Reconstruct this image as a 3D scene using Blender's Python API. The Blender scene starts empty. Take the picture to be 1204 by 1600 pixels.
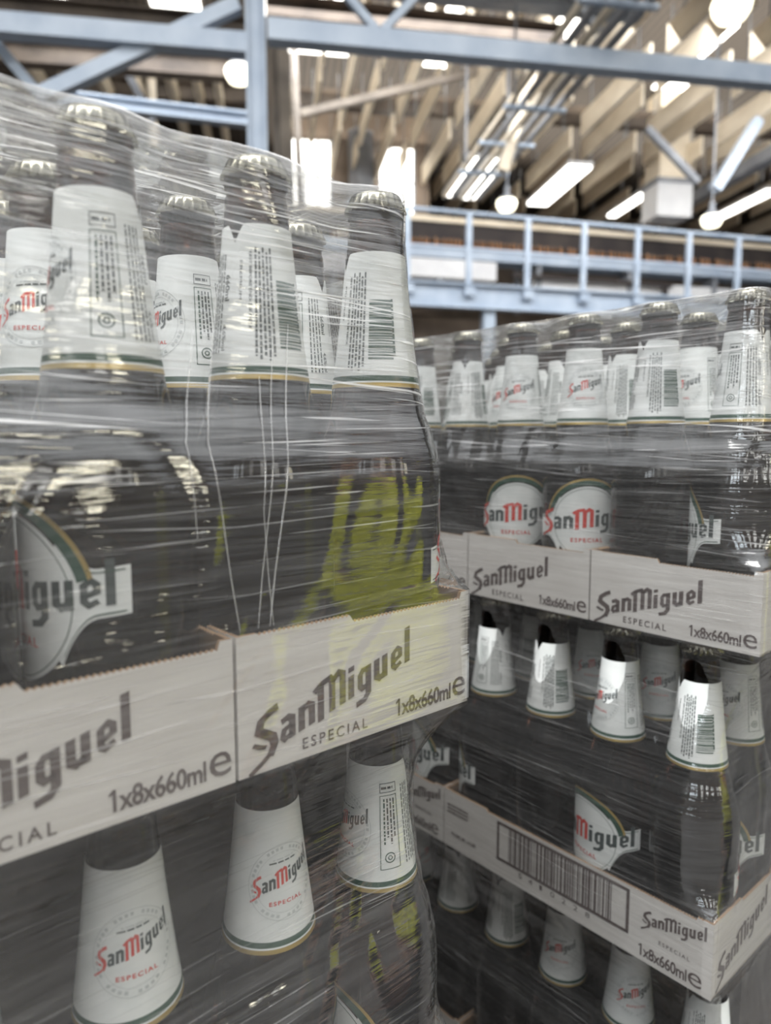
import bpy, bmesh, math, random
from math import sin, cos, pi, radians, sqrt, atan2
from mathutils import Vector, Matrix
random.seed(7)
S = bpy.context.scene
COL = S.collection

# ------------------------------------------------------------------ camera, world, light, exposure
ZC = 1.456                                   # camera height above the floor
YAW, PITCH, FPX = 0.7142, 0.103, 1112.5
cam = bpy.data.cameras.new('camera')
cam.sensor_fit = 'VERTICAL'; cam.sensor_height = 36.0
cam.lens = FPX / 1600 * 36.0
cam.clip_start = 0.02; cam.clip_end = 200
cam.dof.use_dof = True; cam.dof.focus_distance = 0.43; cam.dof.aperture_fstop = 6.4
cam_o = bpy.data.objects.new('camera', cam); COL.objects.link(cam_o)
FW = Vector((sin(YAW) * cos(PITCH), cos(YAW) * cos(PITCH), -sin(PITCH)))
RT = Vector((cos(YAW), -sin(YAW), 0)); UP = RT.cross(FW)
cam_o.matrix_world = Matrix(((RT.x, UP.x, -FW.x, 0), (RT.y, UP.y, -FW.y, 0), (RT.z, UP.z, -FW.z, ZC), (0, 0, 0, 1)))
S.camera = cam_o
S.view_settings.view_transform = 'Standard'; S.view_settings.look = 'None'
S.view_settings.exposure = 0.35; S.view_settings.gamma = 1.0; S.view_settings.use_curve_mapping = False
S.cycles.transparent_max_bounces = 40; S.cycles.max_bounces = 14
S.cycles.transmission_bounces = 10; S.cycles.glossy_bounces = 6; S.cycles.diffuse_bounces = 3
S.cycles.sample_clamp_indirect = 6.0; S.cycles.use_denoising = True
S.cycles.caustics_reflective = False; S.cycles.caustics_refractive = False

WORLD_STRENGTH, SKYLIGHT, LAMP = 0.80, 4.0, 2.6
w = bpy.data.worlds.new('hall_daylight'); S.world = w; w.use_nodes = True
wn, wl = w.node_tree.nodes, w.node_tree.links
bg = wn['Background']
tc = wn.new('ShaderNodeTexCoord'); sx = wn.new('ShaderNodeSeparateXYZ'); cr = wn.new('ShaderNodeValToRGB')
wl.new(tc.outputs['Generated'], sx.inputs[0]); wl.new(sx.outputs[2], cr.inputs[0])
# soft daylight of the open hall behind: dim low down, bright high up
e = cr.color_ramp.elements
e[0].position = 0.0; e[0].color = (0.05, 0.05, 0.05, 1)
e[1].position = 0.75; e[1].color = (2.3, 2.35, 2.4, 1)
n_ = cr.color_ramp.elements.new(0.2); n_.color = (0.26, 0.27, 0.29, 1)
wl.new(cr.outputs[0], bg.inputs[0]); bg.inputs[1].default_value = WORLD_STRENGTH

YH = YAW - 0.157                              # yaw of the hall's long axis
CD = Vector((cos(YH), -sin(YH), 0)); DD = Vector((sin(YH), cos(YH), 0))
def hall(c, d, h): v = CD * c + DD * d; return Vector((v.x, v.y, h + ZC))
def ray(px, py): return FW + RT * ((px - 602) / FPX) + UP * ((800 - py) / FPX)
def at_d(px, py, d):                          # photo point on a wall at hall distance d -> (c, d, h)
    r = ray(px, py); r = r * (d / r.dot(DD)); return r.dot(CD), d, r.z
def at_h(px, py, h):
    r = ray(px, py); r = r * (h / r.z); return r.dot(CD), r.dot(DD), h

def area(name, c, d, h, sx_, sy_, power, col=(1, 1, 1), rot=None):
    L = bpy.data.lights.new(name, 'AREA'); L.shape = 'RECTANGLE'; L.size = sx_; L.size_y = sy_
    L.energy = power; L.color = col
    o = bpy.data.objects.new(name, L); COL.objects.link(o); o.location = hall(c, d, h)
    o.rotation_euler = rot or (0, 0, -YH); return o
area('roof_daylight', 1.0, 3.0, 6.0, 9, 3.0, 190, (1.0, 0.98, 0.95))
area('roof_daylight', -1.5, -1.6, 5.6, 6, 2.6, 620, (1.0, 0.99, 0.97))  # unseen lamp added overhead for top-down light on the stacks
area('roof_daylight', 6.0, 13.0, 6.1, 12, 8, 620, (1.0, 0.93, 0.82), (pi, 0, -YH))  # added lamp facing up to brighten the roof and baffles
area('roof_daylight', 4.0, 9.0, 4.9, 14, 2.0, 520, (.97, 0.98, 1.0), (radians(52), 0, -YH))  # added lamp tilted forward to brighten the walkway

# ------------------------------------------------------------------ materials
def mat(name, col=(.8, .8, .8), rough=.5, metal=0.0, emit=None, **kw):
    m = bpy.data.materials.new(name); m.use_nodes = True
    b = m.node_tree.nodes['Principled BSDF']
    b.inputs['Base Color'].default_value = (*col, 1); b.inputs['Roughness'].default_value = rough
    b.inputs['Metallic'].default_value = metal
    if emit:
        b.inputs['Emission Color'].default_value = (*emit[0], 1); b.inputs['Emission Strength'].default_value = emit[1]
    for k, v in kw.items(): b.inputs[k].default_value = v
    return m
def noisy(m, c1, c2, scale=(8, 8, 8), detail=4, lo=.35, hi=.65, bump=0.0):
    nt = m.node_tree; N, Lk = nt.nodes, nt.links; b = N['Principled BSDF']
    t = N.new('ShaderNodeTexCoord'); mp = N.new('ShaderNodeMapping'); mp.inputs['Scale'].default_value = scale
    nz = N.new('ShaderNodeTexNoise'); nz.inputs['Scale'].default_value = 1; nz.inputs['Detail'].default_value = detail
    r = N.new('ShaderNodeValToRGB'); r.color_ramp.elements[0].position = lo; r.color_ramp.elements[1].position = hi
    r.color_ramp.elements[0].color = (*c1, 1); r.color_ramp.elements[1].color = (*c2, 1)
    Lk.new(t.outputs['Object'], mp.inputs[0]); Lk.new(mp.outputs[0], nz.inputs['Vector'])
    Lk.new(nz.outputs[0], r.inputs[0]); Lk.new(r.outputs[0], b.inputs['Base Color'])
    if bump:
        bp = N.new('ShaderNodeBump'); bp.inputs['Strength'].default_value = bump; bp.inputs['Distance'].default_value = .01
        Lk.new(nz.outputs[0], bp.inputs['Height']); Lk.new(bp.outputs[0], b.inputs['Normal'])
    return m
M = {}
M['glass'] = mat('brown_glass', (.085, .032, .02), .03, **{'Transmission Weight': 1.0, 'IOR': 1.42})
M['cap'] = noisy(mat('cap_metal', (.25, .24, .19), .2, 1.0), (.20, .19, .15), (.31, .30, .25), (90, 90, 90))
M['paper'] = noisy(mat('label_paper', (.78, .8, .79), .5), (.74, .77, .76), (.82, .84, .83), (60, 60, 60))
M['gold'] = mat('label_gold', (.55, .40, .13), .35, .6)
M['green'] = mat('label_green', (.02, .07, .045), .4)
M['ink'] = mat('label_ink', (.05, .065, .065), .5)
M['ring'] = mat('label_faint_grey', (.52, .55, .55), .5)
M['red'] = mat('label_red', (.62, .05, .035), .5)
M['board'] = noisy(mat('white_board', (.74, .71, .68), .6), (.70, .67, .64), (.79, .765, .735), (14, 14, 160))
M['kraft'] = noisy(mat('kraft_board', (.33, .21, .12), .75), (.27, .17, .10), (.38, .25, .15), (40, 40, 40))
M['print'] = noisy(mat('tray_ink', (.11, .085, .08), .6), (.095, .07, .067), (.14, .11, .105), (30, 30, 900))
M['steel'] = noisy(mat('blue_grey_paint', (.38, .45, .55), .45), (.34, .41, .51), (.44, .51, .60), (3, 3, 3))
M['steel_d'] = noisy(mat('grey_paint', (.22, .23, .25), .5), (.17, .18, .2), (.27, .28, .3), (3, 3, 3))
M['brown'] = noisy(mat('brown_steel', (.10, .075, .06), .6), (.07, .055, .045), (.14, .11, .085), (3, 3, 3))
M['cream'] = noisy(mat('cream_board', (.72, .62, .48), .7), (.64, .55, .42), (.78, .69, .55), (2, 2, 4))
M['postbrown'] = noisy(mat('brown_grey_paint', (.28, .24, .2), .6), (.22, .19, .16), (.36, .31, .26), (3, 3, 3))
M['white'] = noisy(mat('white_metal', (.72, .72, .72), .4), (.66, .66, .67), (.77, .77, .77), (2, 2, 2))
M['dark'] = noisy(mat('dark_void', (.035, .028, .025), .8), (.025, .02, .02), (.05, .04, .035), (2, 2, 2))
M['concrete'] = noisy(mat('concrete', (.10, .095, .09), .55), (.075, .072, .07), (.13, .125, .12), (1.2, 1.2, 1.2), 6)
M['wall'] = noisy(mat('brown_wall', (.16, .12, .09), .8), (.11, .085, .065), (.2, .155, .12), (1.5, 1.5, 1.5), 6)
M['wood'] = noisy(mat('pallet_wood', (.4, .28, .16), .75), (.3, .2, .11), (.46, .33, .2), (4, 60, 60), 6)
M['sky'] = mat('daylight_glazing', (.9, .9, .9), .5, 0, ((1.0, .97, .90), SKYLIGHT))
M['daywin'] = mat('window_daylight', (.9, .9, .9), .5, 0, ((1.0, .98, .92), 4.0))
M['daycool'] = mat('window_north_light', (.9, .9, .9), .5, 0, ((.86, .94, 1.0), 7.0))
M['daywarm'] = mat('window_sunlight', (.9, .9, .9), .5, 0, ((1.0, .93, .72), 10.0))
M['lamp'] = mat('lamp_glow', (.9, .9, .8), .4, 0, ((1.0, .93, .70), LAMP))
M['deep'] = mat('dark_bottle_packs', (.022, .016, .012), .25)  # near-black colour stands in for shade on bottles inside the stacks
M['farbottle'] = mat('amber_glass_far', (.34, .16, .065), .10)
# corrugated roof sheet
m = mat('roof_sheet', (.2, .17, .14), .7); nt = m.node_tree
t = nt.nodes.new('ShaderNodeTexCoord'); wv = nt.nodes.new('ShaderNodeTexWave'); wv.inputs['Scale'].default_value = 2.4
wv.inputs['Distortion'].default_value = .4
r = nt.nodes.new('ShaderNodeValToRGB'); r.color_ramp.elements[0].color = (.022, .018, .016, 1); r.color_ramp.elements[1].color = (.075, .06, .048, 1)
nt.links.new(t.outputs['Object'], wv.inputs['Vector']); nt.links.new(wv.outputs[0], r.inputs[0])
nt.links.new(r.outputs[0], nt.nodes['Principled BSDF'].inputs['Base Color']); M['roof'] = m

def film_material():
    m = bpy.data.materials.new('stretch_film_plastic'); m.use_nodes = True
    nt = m.node_tree; N, Lk = nt.nodes, nt.links; N.clear()
    out = N.new('ShaderNodeOutputMaterial'); uv = N.new('ShaderNodeTexCoord')
    def math_(op, a, b=None, clamp=False):
        x = N.new('ShaderNodeMath'); x.operation = op; x.use_clamp = clamp
        for i, v in enumerate((a, b)):
            if v is None: continue
            if isinstance(v, (int, float)): x.inputs[i].default_value = v
            else: Lk.new(v, x.inputs[i])
        return x.outputs[0]
    def noise(sc, rotz=0.0, detail=2.0, loc=(0, 0, 0), dist=0.0, rough=.5):
        mp = N.new('ShaderNodeMapping'); mp.inputs['Rotation'].default_value = (0, 0, rotz)
        mp2 = N.new('ShaderNodeMapping'); mp2.inputs['Scale'].default_value = sc; mp2.inputs['Location'].default_value = loc
        nz = N.new('ShaderNodeTexNoise'); nz.inputs['Scale'].default_value = 1; nz.inputs['Detail'].default_value = detail
        nz.inputs['Distortion'].default_value = dist; nz.inputs['Roughness'].default_value = rough
        Lk.new(uv.outputs['UV'], mp.inputs[0]); Lk.new(mp.outputs[0], mp2.inputs[0]); Lk.new(mp2.outputs[0], nz.inputs['Vector'])
        return nz.outputs[0]
    def ramp(x, a, b):
        mr = N.new('ShaderNodeMapRange'); mr.inputs[1].default_value = a; mr.inputs[2].default_value = b
        Lk.new(x, mr.inputs[0]); return mr.outputs[0]
    sp = N.new('ShaderNodeSeparateXYZ'); Lk.new(uv.outputs['UV'], sp.inputs[0]); V = sp.outputs[1]
    broad = noise((6, 16, 1), .03, 2, (3, 1, 0))              # where the wrap is pulled thick or thin
    s1 = noise((9, 420, 1), .035, 3, (0, 5, 0), .25)          # fine pulled streaks
    s2 = noise((5, 230, 1), -.05, 3, (7, 2, 0), .25)
    s3 = noise((3.5, 90, 1), .015, 2, (1, 9, 0), .4)          # wide soft bands
    l1 = noise((7, 560, 1), -.022, 1, (2, 8, 0), .1)          # thin white lines: skylight highlights put into the haze colour
    l2 = noise((5, 430, 1), .06, 1, (9, 4, 0), .1)
    l3 = noise((11, 330, 1), .0, 1, (4, 14, 0), .1)
    bro = ramp(broad, .38, .62)
    lines = math_('ADD', ramp(l1, .65, .69), math_('ADD', ramp(l2, .66, .70), ramp(l3, .69, .73)), True)
    upz = math_('ADD', math_('MULTIPLY', ramp(V, VTOP - .19, VTOP - .13), .8), .2)
    soft = math_('ADD', math_('MULTIPLY', ramp(s1, .5, .72), .40), math_('MULTIPLY', ramp(s2, .5, .74), .40))
    soft = math_('ADD', soft, math_('MULTIPLY', ramp(s3, .48, .72), .40))
    topz = ramp(V, VTOP - .125, VTOP - .02)                   # more layers of film towards the top edge
    haze = math_('ADD', HAZE0, math_('MULTIPLY', topz, .05))
    haze = math_('ADD', haze, math_('MULTIPLY', math_('MULTIPLY', soft, math_('MULTIPLY', math_('ADD', math_('MULTIPLY', bro, .85), .15), math_('ADD', math_('MULTIPLY', upz, .5), .5))), HAZE1))
    haze = math_('ADD', haze, math_('MULTIPLY', math_('MULTIPLY', math_('MULTIPLY', lines, upz), math_('ADD', bro, .2)), 1.0), True)
    haze = math_('MINIMUM', haze, .94)
    big = noise((15, 9, 1), .25, 1, (5, 5, 0), 1.6)            # slack and waves of the sheet
    bp0 = N.new('ShaderNodeBump'); bp0.inputs['Strength'].default_value = 1.0; bp0.inputs['Distance'].default_value = .0042
    Lk.new(big, bp0.inputs['Height'])
    hgt = math_('ADD', math_('MULTIPLY', s1, .45), math_('ADD', math_('MULTIPLY', s2, .7), math_('MULTIPLY', s3, 1.0)))
    bp = N.new('ShaderNodeBump'); bp.inputs['Strength'].default_value = .6; bp.inputs['Distance'].default_value = .0010
    Lk.new(hgt, bp.inputs['Height']); Lk.new(bp0.outputs[0], bp.inputs['Normal'])
    tr = N.new('ShaderNodeBsdfTransparent'); tr.inputs[0].default_value = (.97, .97, .965, 1)
    df = N.new('ShaderNodeBsdfDiffuse'); df.inputs[0].default_value = (.93, .93, .93, 1); df_n = N.new('ShaderNodeBump'); df_n.inputs['Strength'].default_value = 1.0; df_n.inputs['Distance'].default_value = .0016
    Lk.new(math_('ADD', lines, s2), df_n.inputs['Height']); Lk.new(df_n.outputs[0], df.inputs['Normal'])
    tl = N.new('ShaderNodeBsdfTranslucent'); tl.inputs[0].default_value = (.93, .92, .90, 1)
    mx = N.new('ShaderNodeMixShader'); mx.inputs[0].default_value = .5
    Lk.new(df.outputs[0], mx.inputs[1]); Lk.new(tl.outputs[0], mx.inputs[2])
    m1 = N.new('ShaderNodeMixShader'); Lk.new(haze, m1.inputs[0]); Lk.new(tr.outputs[0], m1.inputs[1]); Lk.new(mx.outputs[0], m1.inputs[2])
    gl = N.new('ShaderNodeBsdfGlossy'); gl.inputs['Roughness'].default_value = .06; Lk.new(bp.outputs[0], gl.inputs['Normal'])
    fr = N.new('ShaderNodeFresnel'); fr.inputs[0].default_value = 1.62; Lk.new(bp.outputs[0], fr.inputs['Normal'])
    gf = math_('ADD', math_('MULTIPLY', fr.outputs[0], 1.1), .05, True)
    gf = math_('MINIMUM', gf, .55)
    m2 = N.new('ShaderNodeMixShader'); Lk.new(gf, m2.inputs[0]); Lk.new(m1.outputs[0], m2.inputs[1]); Lk.new(gl.outputs[0], m2.inputs[2])
    Lk.new(m2.outputs[0], out.inputs[0])
    return m
HAZE0, HAZE1 = 0.05, 0.25
VTOP = ZC - .152 + .283
M['film'] = film_material()
m = bpy.data.materials.new('film_crease_plastic'); m.use_nodes = True; N = m.node_tree.nodes; Lk = m.node_tree.links; N.clear()
o_ = N.new('ShaderNodeOutputMaterial'); a_ = N.new('ShaderNodeBsdfTransparent'); b_ = N.new('ShaderNodeBsdfDiffuse'); b_.inputs[0].default_value = (.85, .85, .84, 1)
g_ = N.new('ShaderNodeBsdfGlossy'); g_.inputs['Roughness'].default_value = .15
x_ = N.new('ShaderNodeMixShader'); x_.inputs[0].default_value = .18; y_ = N.new('ShaderNodeMixShader'); y_.inputs[0].default_value = .14
Lk.new(a_.outputs[0], x_.inputs[1]); Lk.new(b_.outputs[0], x_.inputs[2]); Lk.new(x_.outputs[0], y_.inputs[1]); Lk.new(g_.outputs[0], y_.inputs[2]); Lk.new(y_.outputs[0], o_.inputs[0])
M['crease'] = m

# ------------------------------------------------------------------ builders
class MB:
    def __init__(s): s.v = []; s.f = []; s.mi = []; s.uv = None
    def quadgrid(s, rows, mi=0, closed=False):
        base = len(s.v); n = len(rows[0])
        for r in rows: s.v.extend(r)
        for i in range(len(rows) - 1):
            k = mi[i] if isinstance(mi, list) else mi
            for j in range(n if closed else n - 1):
                a = base + i * n + j; b = base + i * n + (j + 1) % n
                s.f.append((a, b, b + n, a + n)); s.mi.append(k)
        return base
    def poly(s, pts, mi=0):
        b = len(s.v); s.v.extend(pts); s.f.append(tuple(range(b, b + len(pts)))); s.mi.append(mi)
    def box(s, x0, x1, y0, y1, z0, z1, mi=0):
        b = len(s.v)
        s.v.extend([(x, y, z) for z in (z0, z1) for y in (y0, y1) for x in (x0, x1)])
        for f in ((0, 2, 3, 1), (4, 5, 7, 6), (0, 1, 5, 4), (2, 6, 7, 3), (0, 4, 6, 2), (1, 3, 7, 5)):
            s.f.append(tuple(b + i for i in f)); s.mi.append(mi)
    def lathe(s, prof, n=48, mi=0, cap0=True, cap1=True):
        rows = [[(r * cos(2 * pi * k / n), r * sin(2 * pi * k / n), z) for k in range(n)] for r, z in prof]
        b = s.quadgrid(rows, mi, True); k = mi[0] if isinstance(mi, list) else mi
        if cap0: s.f.append(tuple(b + n - 1 - i for i in range(n))); s.mi.append(k)
        if cap1:
            t = b + n * (len(prof) - 1); s.f.append(tuple(t + i for i in range(n))); s.mi.append(k)
    def bar(s, p, q, wd, ht, mi=0, up=(0, 0, 1)):
        p, q = Vector(p), Vector(q); d = (q - p).normalized(); u = Vector(up)
        if abs(d.dot(u)) > .99: u = Vector((0, 1, 0))
        x = d.cross(u).normalized() * (wd / 2); y = x.cross(d).normalized() * (ht / 2)
        b = len(s.v); s.v.extend([tuple(e + sx * x + sy * y) for e in (p, q) for sx, sy in ((-1, -1), (1, -1), (1, 1), (-1, 1))])
        for f in ((3, 2, 1, 0), (4, 5, 6, 7), (0, 1, 5, 4), (1, 2, 6, 5), (2, 3, 7, 6), (3, 0, 4, 7)):
            s.f.append(tuple(b + i for i in f)); s.mi.append(mi)
    def tube(s, pts, rad, n=8, mi=0):
        pts = [Vector(p) for p in pts]; rows = []
        for i, p in enumerate(pts):
            d = (pts[min(i + 1, len(pts) - 1)] - pts[max(i - 1, 0)]).normalized()
            u = Vector((0, 0, 1)) if abs(d.z) < .9 else Vector((1, 0, 0))
            x = d.cross(u).normalized(); y = x.cross(d)
            rr = rad[i] if isinstance(rad, (list, tuple)) else rad
            rows.append([tuple(p + rr * (cos(2 * pi * k / n) * x + sin(2 * pi * k / n) * y)) for k in range(n)])
        b = s.quadgrid(rows, mi, True)
        s.f.append(tuple(b + n - 1 - i for i in range(n))); s.mi.append(mi)
        t = b + n * (len(rows) - 1); s.f.append(tuple(t + i for i in range(n))); s.mi.append(mi)
    def mesh(s, name, mats, smooth=None):
        me = bpy.data.meshes.new(name); me.from_pydata([tuple(v) for v in s.v], [], s.f)
        for m_ in (mats if isinstance(mats, (list, tuple)) else [mats]): me.materials.append(m_)
        me.polygons.foreach_set('material_index', s.mi)
        if smooth is not None:
            me.polygons.foreach_set('use_smooth', [True] * len(me.polygons)); me.set_sharp_from_angle(angle=radians(smooth))
        me.update(); return me
    def obj(s, name, mats, parent=None, smooth=None):
        return link(name, s.mesh(name, mats, smooth), parent)
def link(name, data, parent=None):
    o = bpy.data.objects.new(name, data); COL.objects.link(o)
    if parent: o.parent = parent
    return o
def tag(o, label, cat, group=None, kind=None):
    o['label'] = label; o['category'] = cat
    if group: o['group'] = group
    if kind: o['kind'] = kind
    return o
def struct(o, cat=None):
    o['kind'] = 'structure'; return o
def thing(name, label, cat, loc=(0, 0, 0), rz=0, group=None):
    o = bpy.data.objects.new(name, None); COL.objects.link(o); o.empty_display_size = .05
    o.location = loc; o.rotation_euler = (0, 0, rz); return tag(o, label, cat, group)
def copy_tree(o, parent=None):
    c = o.copy(); COL.objects.link(c)
    if parent: c.parent = parent
    for ch in list(o.children): copy_tree(ch, c)
    return c
def drop_tree(o):
    for ch in list(o.children): drop_tree(ch)
    bpy.data.objects.remove(o)
ORD = ['', 'first', 'second', 'third', 'fourth', 'fifth', 'sixth', 'seventh', 'eighth', 'ninth', 'tenth', 'eleventh', 'twelfth', 'thirteenth', 'fourteenth', 'fifteenth', 'sixteenth', 'seventeenth', 'eighteenth', 'nineteenth', 'twentieth']

# ---- lettering: flat polygons in a plane, later laid on boards or wrapped round labels
def strokes(lines, wd):
    """thick polylines -> list of convex-ish polygons"""
    out = []
    for pl in lines:
        pts = [Vector((p[0], p[1])) for p in pl[0]]; w0 = pl[1] if len(pl) > 1 else wd
        L, R = [], []
        for i, p in enumerate(pts):
            a = (pts[i] - pts[i - 1]).normalized() if i else None
            b = (pts[i + 1] - pts[i]).normalized() if i < len(pts) - 1 else None
            if a is None: n = Vector((-b.y, b.x)); k = 1
            elif b is None: n = Vector((-a.y, a.x)); k = 1
            else:
                t = (a + b); t = t.normalized() if t.length > 1e-6 else a
                n = Vector((-t.y, t.x)); k = 1 / max(.55, n.dot(Vector((-a.y, a.x))))
            L.append(p + n * w0 / 2 * k); R.append(p - n * w0 / 2 * k)
        for i in range(len(pts) - 1): out.append([R[i], R[i + 1], L[i + 1], L[i]])
    return out
W = .25
GL = {
 'S': ([([(.92, 1.62), (.62, 1.56), (.30, 1.38), (.22, 1.05), (.45, .80), (.72, .52), (.78, .20), (.60, -.22)], .30),
        ([(.64, -.10), (.30, -.30), (-.12, -.48)], .20), ([(.02, .62), (.26, .40), (.48, .26)], .15)], .98),
 'a': ([([(.06, .86), (.30, .92), (.46, .80), (.46, .0)], W), ([(.46, .56), (.16, .48), (.10, .22), (.20, .08), (.46, .20)], .2)], .72),
 'n': ([([(.10, .0), (.10, 1.02)], W), ([(.10, .80), (.34, .93), (.50, .80), (.50, .0)], W)], .74),
 'M': ([([(.12, -.12), (.12, 1.34)], W), ([(-.14, 1.22), (.16, 1.42), (.48, 1.46), (.58, 1.30), (.58, .0)], W),
        ([(.58, 1.24), (.84, 1.46), (1.02, 1.32), (1.02, .0)], W), ([(.1, 1.36), (.55, 1.5)], .16)], 1.26),
 'i': ([([(.12, .0), (.12, .98)], W), ([(.0, 1.26), (.12, 1.26), (.25, 1.26)], .22)], .40),
 'g': ([([(.46, .86), (.22, .9), (.11, .74), (.11, .26), (.22, .1), (.46, .16)], .22), ([(.47, 1.0), (.47, -.22), (.30, -.44), (-.06, -.46)], W)], .74),
 'u': ([([(.11, 1.0), (.11, .22), (.26, .08), (.48, .2)], W), ([(.48, 1.0), (.48, -.02)], W)], .74),
 'e': ([([(.14, .40), (.46, .52), (.46, .78), (.32, .92), (.13, .78), (.13, .22), (.26, .08), (.50, .2)], .2)], .68),
 'l': ([([(.12, .0), (.12, 1.62)], W)], .3)}
def logo_polys(width, slope, xh=None):
    """blackletter style wordmark 'SanMiguel' of given width; returns [(polygon, is_red)]"""
    x = 0; res = []
    for ch in 'SanMiguel':
        ln, adv = GL[ch]
        for p in strokes(ln, W): res.append(([(q.x + x, q.y) for q in p], ch in 'SM'))
        x += adv
    k = width / x; ky = (xh or k * 1.0)
    return [([(px * k, py * ky + slope * px * k) for px, py in p], red) for p, red in res]
def font_mesh(txt, size, sx=1.0, spacing=1.0, bold=0.0):
    c = bpy.data.curves.new('t', 'FONT'); c.body = txt; c.size = size; c.space_character = spacing
    c.offset = bold; c.resolution_u = 3
    o = bpy.data.objects.new('t', c); COL.objects.link(o)
    dg = bpy.context.evaluated_depsgraph_get(); ev = o.evaluated_get(dg)
    me = bpy.data.meshes.new_from_object(ev)
    vs = [(v.co.x * sx, v.co.y) for v in me.vertices]; fs = [tuple(p.vertices) for p in me.polygons]
    bpy.data.objects.remove(o); bpy.data.curves.remove(c); bpy.data.meshes.remove(me)
    xs = [v[0] for v in vs]; ys = [v[1] for v in vs]; x0, y0 = min(xs), min(ys)
    vs = [(x - x0, y - y0) for x, y in vs]
    return vs, fs, max(xs) - x0, max(ys) - y0
def fit_text(txt, wd, ht, bold=0.0, spacing=1.0):
    vs, fs, w0, h0 = font_mesh(txt, 1.0, 1.0, spacing, bold)
    return [(x * wd / w0, y * ht / h0) for x, y in vs], fs
class Flat:                                        # collects 2D lettering, then maps it into 3D
    def __init__(s): s.mb = MB()
    def poly(s, p, mi=0): s.mb.poly([(x, y, 0) for x, y in p], mi)
    def rect(s, x0, x1, y0, y1, mi=0):
        n = max(1, min(20, int((x1 - x0) / .0018)))
        for k in range(n):
            a, b = x0 + (x1 - x0) * k / n, x0 + (x1 - x0) * (k + 1) / n; s.poly([(a, y0), (b, y0), (b, y1), (a, y1)], mi)
    def text(s, t, x, y, wd, ht, mi=0, rot=0, bold=.0, spacing=1.0):
        vs, fs = fit_text(t, wd, ht, bold, spacing); b = len(s.mb.v); c, n = cos(rot), sin(rot)
        s.mb.v.extend([(x + c * a - n * d, y + n * a + c * d, 0) for a, d in vs])
        for f in fs: s.mb.f.append(tuple(b + i for i in f)); s.mb.mi.append(mi)
    def frame(s, x0, x1, y0, y1, t, mi=0):
        s.rect(x0, x1, y0, y0 + t, mi); s.rect(x0, x1, y1 - t, y1, mi); s.rect(x0, x0 + t, y0, y1, mi); s.rect(x1 - t, x1, y0, y1, mi)
    def ringarc(s, cx, cy, r0, r1, a0, a1, n, mi=0):
        for k in range(n):
            a, b = a0 + (a1 - a0) * k / n, a0 + (a1 - a0) * (k + 1) / n
            s.poly([(cx + r0 * cos(a), cy + r0 * sin(a)), (cx + r1 * cos(a), cy + r1 * sin(a)), (cx + r1 * cos(b), cy + r1 * sin(b)), (cx + r0 * cos(b), cy + r0 * sin(b))], mi)
    def dashes(s, x, y, length, ht, rot, mi=0):     # a line of print too small to read
        p = 0; c, n = cos(rot), sin(rot)
        while p < length:
            q = min(length, p + random.uniform(.0012, .0042))
            s.poly([(x + c * a - n * d, y + n * a + c * d) for a, d in ((p, 0), (q, 0), (q, ht), (p, ht))], mi); p = q + .0007
    def obj(s, name, mats, fn, parent=None):
        s.mb.v = [fn(v[0], v[1]) for v in s.mb.v]; return s.mb.obj(name, mats, parent)

# ------------------------------------------------------------------ setting
def struct_box(name, c0, c1, d0, d1, h0, h1, m_):
    b = MB(); o0 = ((c0 + c1) / 2, (d0 + d1) / 2)
    b.box(c0 - o0[0], c1 - o0[0], d0 - o0[1], d1 - o0[1], 0, h1 - h0)
    o = b.obj(name, m_); o.location = hall(o0[0], o0[1], h0); o.rotation_euler = (0, 0, -YH)
    o['kind'] = 'structure'; return o
struct_box('floor', -16, 26, -9.2, 22, -ZC - .2, -ZC, M['concrete'])
struct_box('wall_back', -16, 26, 21, 21.3, -ZC, 6.6, M['wall'])
struct_box('wall_left', -16.3, -16, 2, 21, -ZC, 6.6, M['wall'])
struct_box('wall_right', 26, 26.3, 2, 21, -ZC, 6.6, M['wall'])
struct_box('ceiling', -16, 26, 4.5, 21.3, 6.6, 6.75, M['roof'])
struct_box('wall_inner', -16, 25, 15.2, 15.4, -ZC, 2.55, M['wall'])

for x0, x1 in ((-16, -12), (-9.6, -8.8), (-6.4, -5.6), (-4.8, -3), (-2, 0), (1.6, 3.6), (5.2, 7.2), (8.8, 9.3), (11.5, 26)):
    struct_box('wall_front', x0, x1, -9.2, -9, -ZC, 6.6, M['wall'])
struct_box('wall_front', -12, 11.5, -9.2, -9, -ZC, 1.8, M['wall']); struct_box('wall_front', -12, 11.5, -9.2, -9, 3.8, 6.6, M['wall'])
for i_, (x0, x1) in enumerate(((-12, -9.6), (-8.8, -6.4), (-5.6, -4.8))):  # unseen cool panes added to brighten the right stack
    struct_box('window_%d' % (40 + i_), x0, x1, -9.15, -9.1, 1.8, 3.8, M['daycool'])
struct_box('window_50', 9.3, 11.5, -9.15, -9.1, 1.8, 3.8, M['daywarm'])  # unseen warm pane added for yellowish highlights on the film
for i_, (x0, x1) in enumerate(((-3, -2), (0, 1.6), (3.6, 5.2), (7.2, 8.8))):  # unseen panes added for film highlights and front light
    struct_box('window_%d' % (30 + i_), x0, x1, -9.15, -9.1, 1.8, 3.8, M['daywin'])
def hobj(mb, name, mats, c, d, h, parent=None, smooth=None, rz=0):
    o = mb.obj(name, mats, parent, smooth); o.location = hall(c, d, h); o.rotation_euler = (0, 0, -YH + rz); return o
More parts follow.
